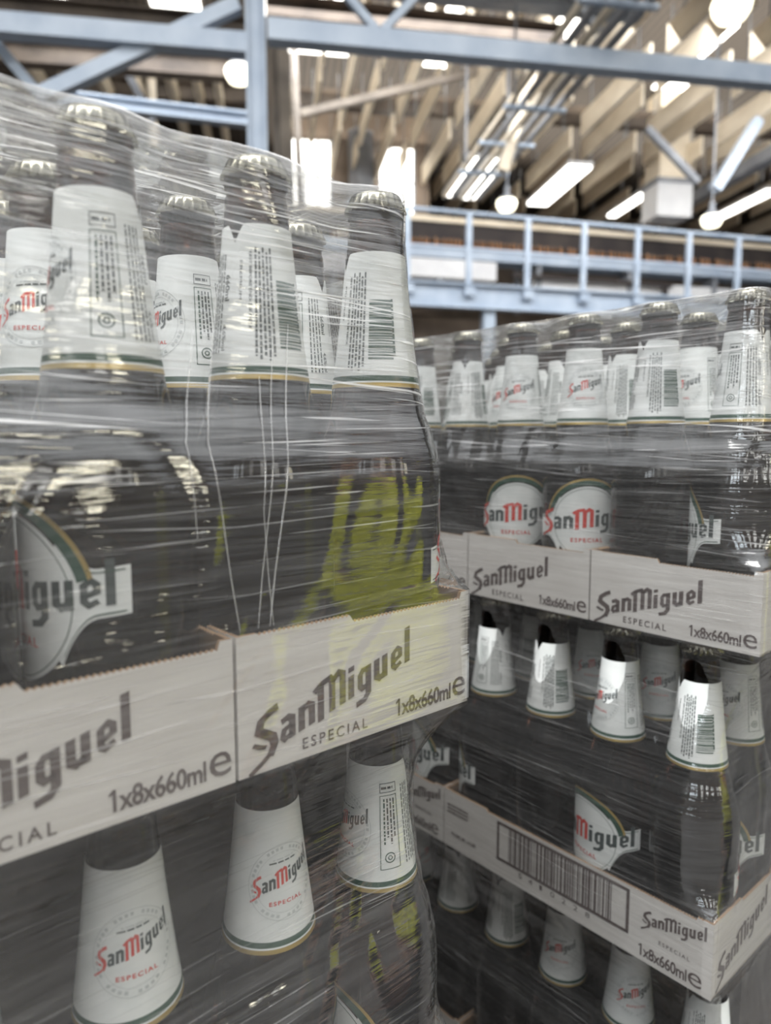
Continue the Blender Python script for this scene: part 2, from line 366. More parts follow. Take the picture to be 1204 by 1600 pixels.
# skylights (daylit glazing in the roof) placed where the photograph shows them
sky_spots = [(235, -30, 312, 40), (395, -20, 545, 30), (450, 68, 545, 84), (668, -10, 740, 32), (670, 44, 760, 62), (650, 84, 705, 104),
             (845, 20, 905, 75), (1078, 36, 1122, 100), (1025, 122, 1100, 142), (0, -20, 100, 2)]
k = 0
for (x0, y0, x1, y1) in sky_spots:
    k += 1; cx, cy = (x0 + x1) / 2, (y0 + y1) / 2
    a = at_h(x0, cy, 6.55); b2 = at_h(x1, cy, 6.55); dn = at_h(cx, y1, 6.55)[1]; df_ = at_h(cx, y0, 6.55)[1]
    dm = at_h(cx, cy, 6.55)
    hw = abs(b2[0] - a[0]) / 2; hd = abs(dn - df_) / 2
    b = MB(); b.box(-hw, hw, -hd, hd, 0, .04)
    o = hobj(b, 'window_%d' % k, M['sky'], dm[0], dm[1], 6.54); o['kind'] = 'structure'
for (x0, y0, x1, y1) in [(457, 222, 516, 330), (592, 235, 646, 340)]:
    k += 1; D0 = 15.0; a = at_d(x0, y1, D0); b2 = at_d(x1, y0, D0)
    b = MB(); w_ = (b2[0] - a[0]) / 2; hh = b2[2] - a[2]; b.box(-w_, w_, -.03, .03, 0, hh)
    o = hobj(b, 'window_%d' % k, M['sky'], (a[0] + b2[0]) / 2, D0, a[2]); o['kind'] = 'structure'
    f = MB()
    for q in range(4): f.box(-w_ + q * 2 * w_ / 3 - .02, -w_ + q * 2 * w_ / 3 + .02, -.05, -.03, 0, hh)
    f.box(-w_, w_, -.05, -.03, hh * .5 - .02, hh * .5 + .02); f.obj('window_frame', M['steel'], o)
a = at_d(428, 200, 15.3); b2 = at_d(668, 320, 15.3)
b = MB(); b.box(0, b2[0] - a[0], 0, .1, 0, 6.6 - 2.6)
o = hobj(b, 'wall_bulkhead', M['wall'], a[0], 15.2, 2.6); o['kind'] = 'structure'

# steelwork ---------------------------------------------------------------
def steel(name, p, q, wd, ht, label, cat, m_='steel', ibeam=False, group=None):
    P, Q = hall(*p), hall(*q); mid = (P + Q) / 2; b = MB(); p_, q_ = P - mid, Q - mid
    if ibeam:
        u = Vector((0, 0, ht / 2 - .012))
        b.bar(p_ + u, q_ + u, wd, .024); b.bar(p_ - u, q_ - u, wd, .024); b.bar(p_, q_, .02, ht - .024)
    else: b.bar(p_, q_, wd, ht)
    o = b.obj(name, M[m_]); o.location = mid; return tag(o, label, cat, group)
c0 = at_d(400, 100, 7.0)
col = MB(); col.box(-.09, .09, -.012, .012, 0, 7.95); col.box(-.09, -.07, -.09, .09, 0, 7.95); col.box(.07, .09, -.09, .09, 0, 7.95)
hobj(col, 'steel_column', M['steel'], c0[0], 7.0, -ZC)['label'] = 'pale blue steel column rising behind the left stack near picture top'
bpy.data.objects['steel_column']['category'] = 'column'
steel('roof_beam', at_d(418, 50, 6.9), at_d(1420, 142, 6.9), .16, .18, 'long pale blue steel beam crossing the hall right of the column', 'beam')
steel('roof_beam', at_d(-260, 18, 7.0), at_d(385, 72, 7.0), .16, .17, 'pale blue steel beam left of the column above the diagonal brace', 'beam')
steel('diagonal_brace', at_d(60, 152, 7.05), at_d(372, 8, 7.05), .12, .125, 'pale blue diagonal brace running up to the column', 'brace')
steel('diagonal_brace', at_d(-30, 40, 7.3), at_d(62, 150, 7.3), .09, .09, 'short grey diagonal brace at far left above the film edge', 'brace')
steel('diagonal_brace', at_d(540, -8, 7.0), at_d(588, 48, 7.0), .07, .07, 'left leg of small V brace above the long blue beam', 'brace')
steel('diagonal_brace', at_d(652, -8, 7.0), at_d(598, 48, 7.0), .07, .07, 'right leg of small V brace above the long blue beam', 'brace')
steel('diagonal_brace', at_d(890, -10, 7.2), at_d(935, 50, 7.2), .07, .07, 'short grey brace beside the cable tray at the top', 'brace', 'steel_d')
steel('tie_beam', at_d(60, 150, 9.0), at_d(388, 188, 9.0), .14, .15, 'pale blue lower tie beam behind the diagonal brace', 'beam', ibeam=True)
steel('roof_purlin', at_d(-300, -10, 8.6), at_d(390, 52, 8.6), .2, .26, 'dark brown roof purlin above the left blue beam', 'purlin', 'brown', True)
steel('roof_purlin', at_d(-300, 60, 10.4), at_d(395, 112, 10.4), .2, .26, 'dark brown roof purlin seen below the left blue beam', 'purlin', 'brown', True)
steel('roof_purlin', at_d(415, 12, 9.2), at_d(880, 60, 9.2), .2, .24, 'dark brown roof purlin above the long blue beam', 'purlin', 'brown', True)
steel('roof_purlin', at_d(415, -38, 8.6), at_d(1000, 20, 8.6), .2, .16, 'blue grey roof purlin along the top picture edge', 'purlin', 'steel_d', True)
steel('roof_purlin', at_d(425, 150, 13.4), at_d(1300, 210, 13.4), .2, .3, 'dark brown roof purlin behind the hanging baffles', 'purlin', 'brown', True)
steel('roof_purlin', at_d(-300, 110, 13.0), at_d(395, 150, 13.0), .2, .3, 'dark brown roof purlin far back behind the lower tie beam', 'purlin', 'brown', True)
steel('roof_strut', at_d(436, 62, 8.0), at_d(446, 330, 8.0), .14, .14, 'brown grey roof post just right of the blue column', 'strut', 'postbrown')
steel('roof_strut', at_d(458, 62, 9.0), at_d(470, 330, 9.0), .06, .06, 'slim brown grey post beside the thicker one', 'strut', 'postbrown')
steel('roof_strut', at_d(470, 178, 11.0), at_d(800, 98, 11.0), .1, .1, 'long brown grey strut slanting behind the hanging baffles', 'strut', 'postbrown')
steel('roof_strut', at_d(1183, 188, 11.2), at_d(1116, 296, 11.2), .16, .16, 'cream diagonal strut at right above the walkway', 'strut', 'steel')
steel('roof_strut', at_d(835, 95, 9.6), at_d(785, 268, 9.6), .13, .13, 'cream diagonal strut behind the cable tray', 'strut', 'cream')
steel('roof_strut', at_d(1010, 200, 11.6), at_d(1090, 285, 11.6), .1, .1, 'grey slanting strut beside the white duct', 'strut', 'steel_d')
steel('roof_strut', at_d(170, 60, 11.0), at_d(240, 190, 11.0), .1, .1, 'grey slanting roof strut under the diagonal brace', 'strut', 'steel_d')
steel('roof_strut', at_d(235, 100, 11.4), at_d(240, 230, 11.4), .1, .1, 'upright cream strut left of the lamp by the column', 'strut', 'cream')
steel('wall_post', at_d(563, 205, 14.9), at_d(566, 330, 14.9), .42, .3, 'dark blue grey post between the two bright far windows', 'post', 'steel_d')
p0 = at_h(1260, 210, 4.9); p1 = at_h(1060, 335, 4.9)
steel('overhead_pipe', p0, (p0[0], p0[1] + 7, 4.9), .22, .22, 'grey overhead pipe slanting above the walkway at right', 'pipe', 'steel_d')
for i, (xa, ya) in enumerate([(130, 60), (190, 70), (255, 85), (300, 92), (335, 100), (20, 60), (75, 62)]):
    g = at_h(xa, ya, 5.6)
    steel('roof_rafter', (g[0], g[1] - .5, 5.6), (g[0], 20.5, 5.6), .10, .3, '%s cream roof rafter from the left behind the diagonal brace' % ORD[1 + sorted([130, 190, 255, 300, 335, 20, 75]).index(xa)], 'rafter', 'cream', group='roof rafters on the left')

# hanging baffles -----------------------------------------------------------
bb = MB(); bb.box(-.022, .022, -1.15, 1.15, 0, .36)
hg = MB(); hg.box(-.008, .008, -.8, -.78, .36, 1.1); hg2 = MB(); hg2.box(-.008, .008, .78, .8, .36, 1.1)
proto = None; nrow = 0
for i in range(21):
    c = .40 + i * .40 + .010 * i * i
    for j in range(4):
        d = 8.4 + j * 2.75 + (1.35 if i % 2 else 0)
        lab = 'cream hanging ceiling baffle, %s row from the left, %s one back' % (ORD[i + 1] if i < 20 else 'rightmost', ORD[j + 1])
        if proto is None:
            proto = thing('ceiling_baffle', lab, 'ceiling baffle'); bb.obj('baffle_panel', M['cream'], proto); hg.obj('hanger', M['steel_d'], proto); hg2.obj('hanger', M['steel_d'], proto); o = proto
        else: o = copy_tree(proto)
        o['label'] = lab; o['group'] = 'hanging ceiling baffles'
        o.location = hall(c, d, 5.22 + .14 * (i % 2)); o.rotation_euler = (0, 0, -YH)

# glowing strips added for the bright streaks between the baffles
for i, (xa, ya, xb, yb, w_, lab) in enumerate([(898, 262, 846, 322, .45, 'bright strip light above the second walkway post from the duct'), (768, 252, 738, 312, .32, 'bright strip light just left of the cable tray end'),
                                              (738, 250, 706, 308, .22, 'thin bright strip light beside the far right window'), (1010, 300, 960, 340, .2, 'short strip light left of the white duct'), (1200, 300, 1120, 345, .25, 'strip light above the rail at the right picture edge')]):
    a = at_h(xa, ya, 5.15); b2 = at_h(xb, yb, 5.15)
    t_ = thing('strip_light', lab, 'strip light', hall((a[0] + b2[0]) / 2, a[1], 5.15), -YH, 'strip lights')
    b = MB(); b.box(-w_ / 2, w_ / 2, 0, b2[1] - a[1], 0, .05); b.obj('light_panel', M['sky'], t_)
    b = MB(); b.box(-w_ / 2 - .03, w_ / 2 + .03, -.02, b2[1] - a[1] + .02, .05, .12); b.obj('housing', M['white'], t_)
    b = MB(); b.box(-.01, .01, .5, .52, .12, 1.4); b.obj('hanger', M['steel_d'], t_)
# cable tray -----------------------------------------------------------------
g0 = at_h(925, 20, 3.95); g1 = at_h(735, 312, 3.95)
ct = thing('cable_tray', 'grey cable tray with parallel rails running overhead right of centre', 'cable tray', hall((g0[0] + g1[0]) / 2, 4.6, 3.95), -YH)
LT = g1[1] - 4.6
for q in range(5):
    r_ = MB(); x = -.3 + q * .15
    r_.box(x - .025, x + .025, 0, LT, 0, .07); r_.obj('rail', M['steel_d' if q in (1, 3, 4) else 'cream'], ct)
for q in range(6):
    r_ = MB(); r_.box(-.38, .38, .8 + q * 1.05, .86 + q * 1.05, -.05, -.005); r_.obj('cross_bar', M['steel'], ct)
for q in range(3):
    r_ = MB(); r_.box(-.36, -.34, 1.6 + q * 2.1, 1.63 + q * 2.1, 0, 2.6); r_.obj('hanger', M['steel_d'], ct)
# duct
g = at_d(1040, 345, 13.5); du = thing('air_duct', 'cream white square air duct dropping behind the walkway rail', 'duct', hall(g[0], 13.5, g[2]), -YH)
d_ = MB(); d_.box(-.36, .36, -.3, .3, 0, .62); d_.obj('duct_section', M['white'], du)
d_ = MB(); d_.box(-.40, .40, -.34, .34, .62, .70); d_.obj('duct_flange', M['steel_d'], du)
d_ = MB(); d_.box(-.33, .33, -.28, .28, .70, 2.9); d_.obj('duct_section', M['cream'], du)

# high bay lamps -------------------------------------------------------------
def lamp(px, py, d, rad, lab):
    g = at_d(px, py, d); t_ = thing('high_bay_lamp', lab, 'lamp', hall(g[0], d, g[2]), 0, 'high bay lamps')
    b = MB(); b.lathe([(rad * .35, -.42 * rad), (rad * .7, -.36 * rad), (rad * .93, 0), (rad, .35 * rad), (rad * .9, .6 * rad)], 28); b.obj('lamp_globe', M['lamp'], t_, 40)
    b = MB(); b.lathe([(rad * .92, .6 * rad), (rad * .6, .95 * rad), (rad * .28, 1.1 * rad), (rad * .28, 1.9 * rad)], 24); b.obj('lamp_housing', M['steel_d'], t_, 40)
    b = MB(); b.tube([(0, 0, 1.9 * rad), (0, 0, 6.6 - g[2])], .015); b.obj('suspension_rod', M['steel_d'], t_)
lamp(1142, 18, 7.4, .205, 'large glowing lamp at the top right corner')
lamp(373, 120, 10.0, .18, 'glowing lamp left of the pale blue column')
lamp(791, 323, 10.6, .15, 'glowing lamp hanging by the walkway rail near the cable tray')
lamp(1111, 348, 10.8, .16, 'glowing lamp by the walkway rail at far right')

# walkway with guard rail, conveyor ---------------------------------------
WR = radians(6.3); wo = hall(1.2, 11.42, 0)
def wk(name, lab, cat): return thing(name, lab, cat, wo, -YH + WR)
wy = wk('walkway', 'pale blue steel walkway with guard rail crossing behind the right stack', 'walkway')
b = MB(); b.box(0, 13, 0, .02, 2.12, 2.5); b.box(0, 13, -.08, .1, 2.12, 2.15); b.box(0, 13, -.08, .1, 2.49, 2.52); b.obj('edge_beam', M['steel'], wy)
b = MB(); b.box(0, 13, .1, 1.2, 2.46, 2.5); b.obj('deck', M['steel_d'], wy)
b = MB(); b.tube([(0, 0, 3.64), (13, 0, 3.64)], .035); b.obj('top_rail', M['steel'], wy)
b = MB(); b.tube([(0, 0, 3.07), (13, 0, 3.07)], .028); b.obj('middle_rail', M['steel'], wy)
for q in range(12):
    x = .98 + q * 1.05; b = MB(); b.box(x - .045, x + .045, -.03, .03, 2.3, 3.64); b.box(x - .09, x + .09, -.10, -.03, 2.32, 2.46); b.obj('post', M['steel'], wy)
for x in (2.42, 8.0):
    b = MB(); b.box(x - .1, x + .1, .0, .16, -ZC, 2.12); b.obj('support_column', M['steel'], wy)
cv = wk('bottle_conveyor', 'white raised conveyor behind the walkway guard rail', 'conveyor')
b = MB(); b.box(-.5, 13, 1.5, 1.56, 3.30, 3.52); b.box(-.5, 13, 1.9, 1.96, 3.30, 3.52); b.obj('side_guide', M['steel'], cv)
b = MB(); b.box(-.5, 13, 1.56, 1.9, 3.38, 3.42); b.obj('belt', M['steel_d'], cv)
b = MB(); b.box(-.5, 3.2, 1.52, 1.94, 2.95, 3.28); b.box(4.0, 13, 1.6, 1.9, 2.75, 3.1); b.obj('side_panel', M['white'], cv)
b = MB(); b.box(3.5, 7, 1.44, 1.5, 3.02, 3.1); b.box(6.8, 6.9, 1.44, 1.5, 2.6, 3.02); b.obj('pipe_run', M['dark'], cv)
for q in range(7):
    b = MB(); x = .1 + q * 2; b.box(x - .05, x + .05, 1.55, 1.91, 2.5, 3.30); b.obj('leg', M['steel_d'], cv)
b = wk('conveyor_hood', 'long dark hood with cream top edge above the conveyor', 'hood')  # dark box added for the dark void above the bottle row
q = MB(); q.box(-.5, 13, 2.1, 2.5, 3.78, 4.10); q.obj('hood_panel', M['dark'], b)
q = MB(); q.box(-.5, 13, 2.05, 2.55, 4.10, 4.20); q.obj('hood_edge', M['cream'], b)
for x in (0, 4, 8, 12):
    q = MB(); q.box(x - .05, x + .05, 2.25, 2.35, 2.5, 3.78); q.obj('hood_post', M['steel_d'], b)
q = MB(); q.lathe([(.03, 0), (.036, .01), (.036, .13), (.02, .18), (.014, .25), (.016, .28)], 10)
qm = q.mesh('conveyor_bottle', M['farbottle'], 40)
rw = Matrix.Rotation(-YH + WR, 4, 'Z')
for i in range(110):
    o = bpy.data.objects.new('conveyor_bottle', qm); COL.objects.link(o)
    o.location = wo + rw @ Vector((.1 + i * .092, 1.72 + random.uniform(-.06, .06), 3.42))
    tag(o, 'tiny brown bottle in the long row on the raised conveyor', 'bottle', 'bottles on the raised conveyor')

# ------------------------------------------------------------------ the beer bottle
PROF = [(0, 0), (.029, 0), (.0335, .0018), (.0357, .006), (.036, .012), (.036, .127), (.0356, .133), (.0342, .141), (.0318, .150), (.0288, .160), (.0262, .169),
        (.0242, .178), (.0228, .187), (.0208, .203), (.0186, .222), (.0168, .240), (.0157, .252), (.0150, .262), (.0142, .2655), (.0142, .2675), (.0152, .2685), (.0152, .2725), (.0138, .2735)]
def prof_r(h):
    for (r0, h0), (r1, h1) in zip(PROF[1:], PROF[2:]):
        if h0 <= h <= h1 and h1 > h0: return r0 + (r1 - r0) * (h - h0) / (h1 - h0)
    return .0138
def wrap(fn_r, off):                               # label plane (angle-arc s measured at radius rr, height h) -> round the bottle
    def f(rr):
        return lambda s, h: ((fn_r(h) + off) * cos(-pi / 2 + s / rr), (fn_r(h) + off) * sin(-pi / 2 + s / rr), h)
    return f
def make_bottle():
    root = thing('beer_bottle', '', 'beer bottle')
    b = MB(); b.lathe(PROF[1:] + [(.0135, .278)], 56); b.obj('glass_body', M['glass'], root, 50)
    # crown cap with 21 teeth
    n = 84; rows = []
    for (r_, z, amp) in ((.0138, .2722, 0), (.0158, .2722, .0007), (.0158, .2732, .0007), (.0150, .2765, 0.00024), (.0143, .2790, .0001), (.0134, .2808, 0), (.0110, .2814, 0), (.0005, .2815, 0)):
        rows.append([((r_ + amp * 1.9 * cos(21 * 2 * pi * k / n)) * cos(2 * pi * k / n), (r_ + amp * 1.9 * cos(21 * 2 * pi * k / n)) * sin(2 * pi * k / n), z) for k in range(n)])
    b = MB(); b.quadgrid(rows, 0, True); b.obj('crown_cap', M['cap'], root, 60)
    # neck label: paper cone, notch at the seam, dark green and gold edge below
    n = 96; A = radians(150); rows = []
    def top(a): d = abs((a - A + pi) % (2 * pi) - pi); return .249 - .0085 * max(0, 1 - d / .28) ** 1.3
    fr = [.1775, .1797, .1806, .1835, None, None, None, None, None]
    for i, h in enumerate(fr):
        row = []
        for k in range(n):
            a = 2 * pi * k / n; t_ = top(a); hh = h if h else .1835 + (t_ - .1835) * (i - 3) / 5
            rr = prof_r(hh) + .0004; row.append((rr * cos(-pi / 2 + a), rr * sin(-pi / 2 + a), hh))
        rows.append(row)
    b = MB(); b.quadgrid(rows, [1, 0, 2, 0, 0, 0, 0, 0], True); nl = b.obj('neck_label', [M['paper'], M['gold'], M['green']], root, 50)
    R0 = .0205; F_ = Flat(); dg = lambda a: radians(a) * R0
    # the front emblem
    F_.ringarc(0, .212, .0188, .0191, 0, 2 * pi, 60, 2); F_.ringarc(0, .212, .0150, .0152, 0, 2 * pi, 60, 2)
    for q in range(40):
        if q % 5 == 4: continue
        a = 2 * pi * q / 40; F_.ringarc(0, .212, .0163, .0178, a, a + .09, 2, 2)
    for p, red in logo_polys(.0345, .30): F_.poly([(x - .0172, y + .2060) for x, y in p], 1 if red else 0)
    F_.text('ESPECIAL', -.0085, .2010, .0175, .0021, 1, 0, .02, 1.25)
    F_.dashes(-.008, .2215, .016, .0008, .06, 0); F_.dashes(-.006, .2232, .012, .0006, .06, 2)
    # boxed recycling panel on the right of the emblem
    x0, x1 = dg(68), dg(100); F_.frame(x0, x1, .190, .232, .0004, 3); F_.frame(x0, x1, .2335, .239, .0004, 0)
    F_.dashes(x0 + .001, .2355, .008, .0014, 0, 0)
    for q in range(4): F_.dashes(x0 + .0022 + q * .0021, .2300, .026 - .004 * (q % 2), .0010, -pi / 2, 0 if q else 3)
    F_.ringarc(x0 + .0055, .1965, .0024, .0030, 0, 2 * pi, 20, 3); F_.ringarc(x0 + .0055, .1965, .0008, .0014, 0, 2 * pi, 12, 3)
    for q in range(4): F_.dashes(dg(112) + q * .0022, .236, .046, .0008, -pi / 2, 0)
    # text columns and barcode on the back
    F_.text('660ml', dg(136), .226, .012, .0030, 0, -pi / 2, .01)
    F_.text('4.6%vol', dg(136), .203, .012, .0022, 0, -pi / 2, .01)
    F_.text('BEST BEFORE END: SEE NECK', dg(174), .236, .036, .0014, 0, -pi / 2, .02)
    for q in range(5): F_.dashes(dg(182) + q * .0019, .238 - .002 * (q % 2), .050, .0010, -pi / 2, 0)
    F_.text('PREMIUM', dg(160), .232, .018, .0014, 0, -pi / 2)
    h = .192
    while h < .224:
        t_ = random.choice((.0005, .0007, .0010, .0014)); F_.rect(dg(212), dg(212) + .0125, h, h + t_, 3); h += t_ + random.choice((.0005, .0007, .0009))
    F_.dashes(dg(212) + .0125, .224, .030, .0012, -pi / 2, 3)
    F_.obj('neck_print', [M['ink'], M['red'], M['ring'], M['green']], wrap(prof_r, .0006)(R0), nl)
    # body label: round centre with a banner running out to both sides
    RB = .036; n = 72; smax = .054; cen = .086; rows = [[] for _ in range(9)]
    for k in range(n + 1):
        s_ = -smax + 2 * smax * k / n; mid = cen + .10 * s_
        disc = sqrt(max(0, .034 ** 2 - s_ ** 2)); ban = .0098
        fil = .0098 + max(0, .020 * (1 - (abs(s_) - .026) / .016) ** 2) if .026 < abs(s_) < .042 else .0098
        hh = max(disc, ban, fil if abs(s_) >= .026 else 0)
        tw, bw = (cen + hh if disc >= hh - 1e-9 else mid + hh), (cen - hh if disc >= hh - 1e-9 else mid - hh)
        for i in range(9):
            h_ = bw + (tw - bw) * i / 8; a = -pi / 2 + s_ / RB
            rows[i].append(((RB + .0004) * cos(a), (RB + .0004) * sin(a), h_))
    b = MB(); b.quadgrid(rows, 0); bl = b.obj('body_label', M['paper'], root, 50); bl.rotation_euler = (0, 0, radians(4))
    F_ = Flat(); F_.ringarc(0, cen, .0352, .0395, .25, pi - .25, 40, 3); F_.ringarc(0, cen, .0395, .0415, .25, pi - .25, 40, 4)
    F_.ringarc(0, cen, .0318, .0322, 0, 2 * pi, 60, 3)
    for p, red in logo_polys(.096, .085, .0115): F_.poly([(x - .047, y + cen - .0085) for x, y in p], 1 if red else 0)
    F_.text('ESPECIAL', -.015, cen - .0185, .030, .0040, 1, 0, .02, 1.25)
    for sg in (-1, 1):
        for q in range(12):
            a0, a1 = .028 + q * .002, .030 + q * .002
            def edge(s_): return .0098 + (max(0, .020 * (1 - (s_ - .026) / .016) ** 2) if s_ < .042 else 0) - .0012
            for s2 in (1, -1):
                F_.poly([(sg * a0, cen + .1 * sg * a0 + s2 * edge(a0)), (sg * a1, cen + .1 * sg * a1 + s2 * edge(a1)), (sg * a1, cen + .1 * sg * a1 + s2 * (edge(a1) - .0006)), (sg * a0, cen + .1 * sg * a0 + s2 * (edge(a0) - .0006))], 3)
    F_.obj('body_print', [M['ink'], M['red'], M['ring'], M['green'], M['gold']], wrap(lambda h: .036, .0006)(RB), bl)
    return root
bottle0 = make_bottle()
used = [False]
def place_bottle(x, y, z, facing, label, group):
    """facing: degrees round the label (0 = emblem) that point towards the camera"""
    o = bottle0 if not used[0] else copy_tree(bottle0); used[0] = True
    o.location = (x, y, z + ZC); beta = atan2(-y, -x)
    o.rotation_euler = (0, 0, beta + pi / 2 - radians(facing)); o['label'] = label; o['group'] = group
    return o

# ------------------------------------------------------------------ cardboard trays
TH, TW, TL = .0653, .150, .300
def edge_profile(L, step_at, lo, teeth=True):
    """top edge of a torn perforated wall: list of (x, z)"""
    p = []; x = 0
    hi = TH
    while x < L:
        base = hi if x < step_at[0] or x > step_at[1] else lo
        p.append((x, base)); 
        if teeth and 0.008 < x < L - .008: p.append((x + .0012, base - .0010))
        x += .0026
    p.append((L, hi)); return p
def wall_panel(L, prof, th=.0022, z0=0.0):
    b = MB(); pr = prof; rows = []
    ft = [(x, 0, z) for x, z in pr]; fb = [(x, 0, z0) for x, z in pr]; bt = [(x, th, z) for x, z in pr]; bk = [(x, th, z0) for x, z in pr]
    b.quadgrid([bk, fb], 1); b.quadgrid([fb, ft], 0); b.quadgrid([ft, bt], 1); b.quadgrid([bt, bk], 1)
    n = len(pr)
    b.poly([fb[0], ft[0], bt[0], bk[0]], 0); b.poly([fb[-1], bk[-1], bt[-1], ft[-1]], 0)
    return b
def tray_prints_short(parent, off=-.0003):
    f = Flat()
    for p, red in logo_polys(.097, .285, .0118): f.poly([(x + .0075, y + .0065) for x, y in p])
    f.obj('wordmark_print', [M['print']], lambda x, y: (x - TW / 2, off, y), parent)
    f = Flat(); f.text('ESPECIAL', .0345, .0045, .040, .0056, 0, 0, .012, 1.35)
    f.obj('subtitle_print', [M['print']], lambda x, y: (x - TW / 2, off, y), parent)
    f = Flat(); f.text('1x8x660ml', .0955, .0050, .040, .0095, 0, 0, .022, .95); f.text('e', .1370, .0052, .0105, .0110, 0, 0, .0); f.poly([(.0940, .0118), (.0940, .0130), (.0958, .0145), (.0966, .0145), (.0966, .0132)])
    f.obj('volume_print', [M['print']], lambda x, y: (x - TW / 2, off, y), parent)
def make_tray_short():                              # short printed end towards local -Y; origin at middle of that end, bottom
    t_ = thing('cardboard_tray', '', 'cardboard tray')
    b = MB(); b.box(-TW / 2 + .0005, TW / 2 - .0005, .0022, TL, 0, .0016); b.obj('tray_base', M['kraft'], t_)
    fp = wall_panel(TW - .001, edge_profile(TW - .001, (.063, .142), TH - .0032)).obj('front_wall', [M['board'], M['kraft']], t_); fp.location = (-TW / 2 + .0005, 0, 0)
    f2 = wall_panel(TW - .001, edge_profile(TW - .001, (9, 9), TH)).obj('rear_wall', [M['board'], M['kraft']], t_); f2.location = (TW / 2 - .0005, TL, 0); f2.rotation_euler = (0, 0, pi)
    for sg in (-1, 1):
        s_ = wall_panel(TL - .0046, edge_profile(TL - .0046, (.03, .27), TH - .003)).obj('side_wall', [M['board'], M['kraft']], t_)
        s_.location = (sg * (TW / 2 - .0005), .0023 if sg > 0 else TL - .0023, 0); s_.rotation_euler = (0, 0, pi / 2 if sg > 0 else -pi / 2)
    tray_prints_short(t_); return t_
def make_tray_long():                               # long barcode side towards local -Y, printed short end towards +X; origin at the +X front corner
    t_ = thing('cardboard_tray', '', 'cardboard tray')
    b = MB(); b.box(-TL + .0005, -.0005, .0022, TW - .0022, 0, .0016); b.obj('tray_base', M['kraft'], t_)
    fp = wall_panel(TL - .001, edge_profile(TL - .001, (.06, .285), TH - .0025)).obj('front_wall', [M['board'], M['kraft']], t_); fp.location = (-TL + .0005, 0, 0)
    f2 = wall_panel(TL - .001, edge_profile(TL - .001, (9, 9), TH)).obj('rear_wall', [M['board'], M['kraft']], t_); f2.location = (-.0005, TW, 0); f2.rotation_euler = (0, 0, pi)
    for sg in (0, 1):
        s_ = wall_panel(TW - .0046, edge_profile(TW - .0046, (.05, .11), TH - .003)).obj('end_wall', [M['board'], M['kraft']], t_)
        s_.location = (-.0005, .0023, 0) if sg else (-TL + .0005, TW - .0023, 0); s_.rotation_euler = (0, 0, pi / 2 if sg else -pi / 2)
    off = -.0003; f = Flat(); fn = lambda x, y: (x - TL, off, y)
    f.frame(.0765, .2265, .0175, .0590, .0030); x = .092; rnd = random.Random(3)
    while x < .209:
        w_ = rnd.choice((.0009, .0009, .0018, .0027)); f.rect(x, x + w_, .0205, .056); x += w_ + rnd.choice((.0009, .0009, .0018, .0018))
    f.obj('barcode_print', [M['print']], fn, t_)
    f = Flat(); 
    for i_, ch in enumerate('5410228'): f.text(ch, .105 + i_ * .013, .0105, .003 if ch == '1' else .0045, .0052)
    f.obj('barcode_digits', [M['print']], fn, t_)
    f = Flat()
    for p, red in logo_polys(.056, .27, .0076): f.poly([(x + .2390, y + .0335) for x, y in p])
    f.text('ESPECIAL', .2545, .0235, .027, .0035, 0, 0, .012, 1.35); f.obj('wordmark_print', [M['print']], fn, t_)
    f = Flat(); f.text('1x8x660ml', .238, .0045, .0415, .0110, 0, 0, .022, .95); f.text('e', .2805, .0045, .0115, .0115, 0, 0, -.004); f.poly([(.2363, .0125), (.2363, .0138), (.2384, .0155), (.2392, .0155), (.2392, .0141)])
    f.obj('volume_print', [M['print']], fn, t_)
    f = Flat()
    for q in range(3): f.dashes(.006, .048 - q * .004, .03, .0018, 0)
    f.text('PREMIUM LAGER', .012, .0145, .036, .0045, 0, 0, .01); f.obj('small_print', [M['print']], fn, t_)
    f = Flat()
    for p, red in logo_polys(.097, .285, .0118): f.poly([(x + .010, y + .009) for x, y in p])
    f.obj('end_print', [M['print']], lambda x, y: (.0003 - .0005, x, y), t_)
    return t_
protoS, protoL = make_tray_short(), make_tray_long()
protoS_used = [False]; protoL_used = [False]
def place_tray(kind, x, y, z, rz, label, group):
    pr, us = (protoS, protoS_used) if kind == 'S' else (protoL, protoL_used)
    o = pr if not us[0] else copy_tree(pr); us[0] = True
    o.location = (x, y, z + ZC); o.rotation_euler = (0, 0, rz); o['label'] = label; o['group'] = group; return o

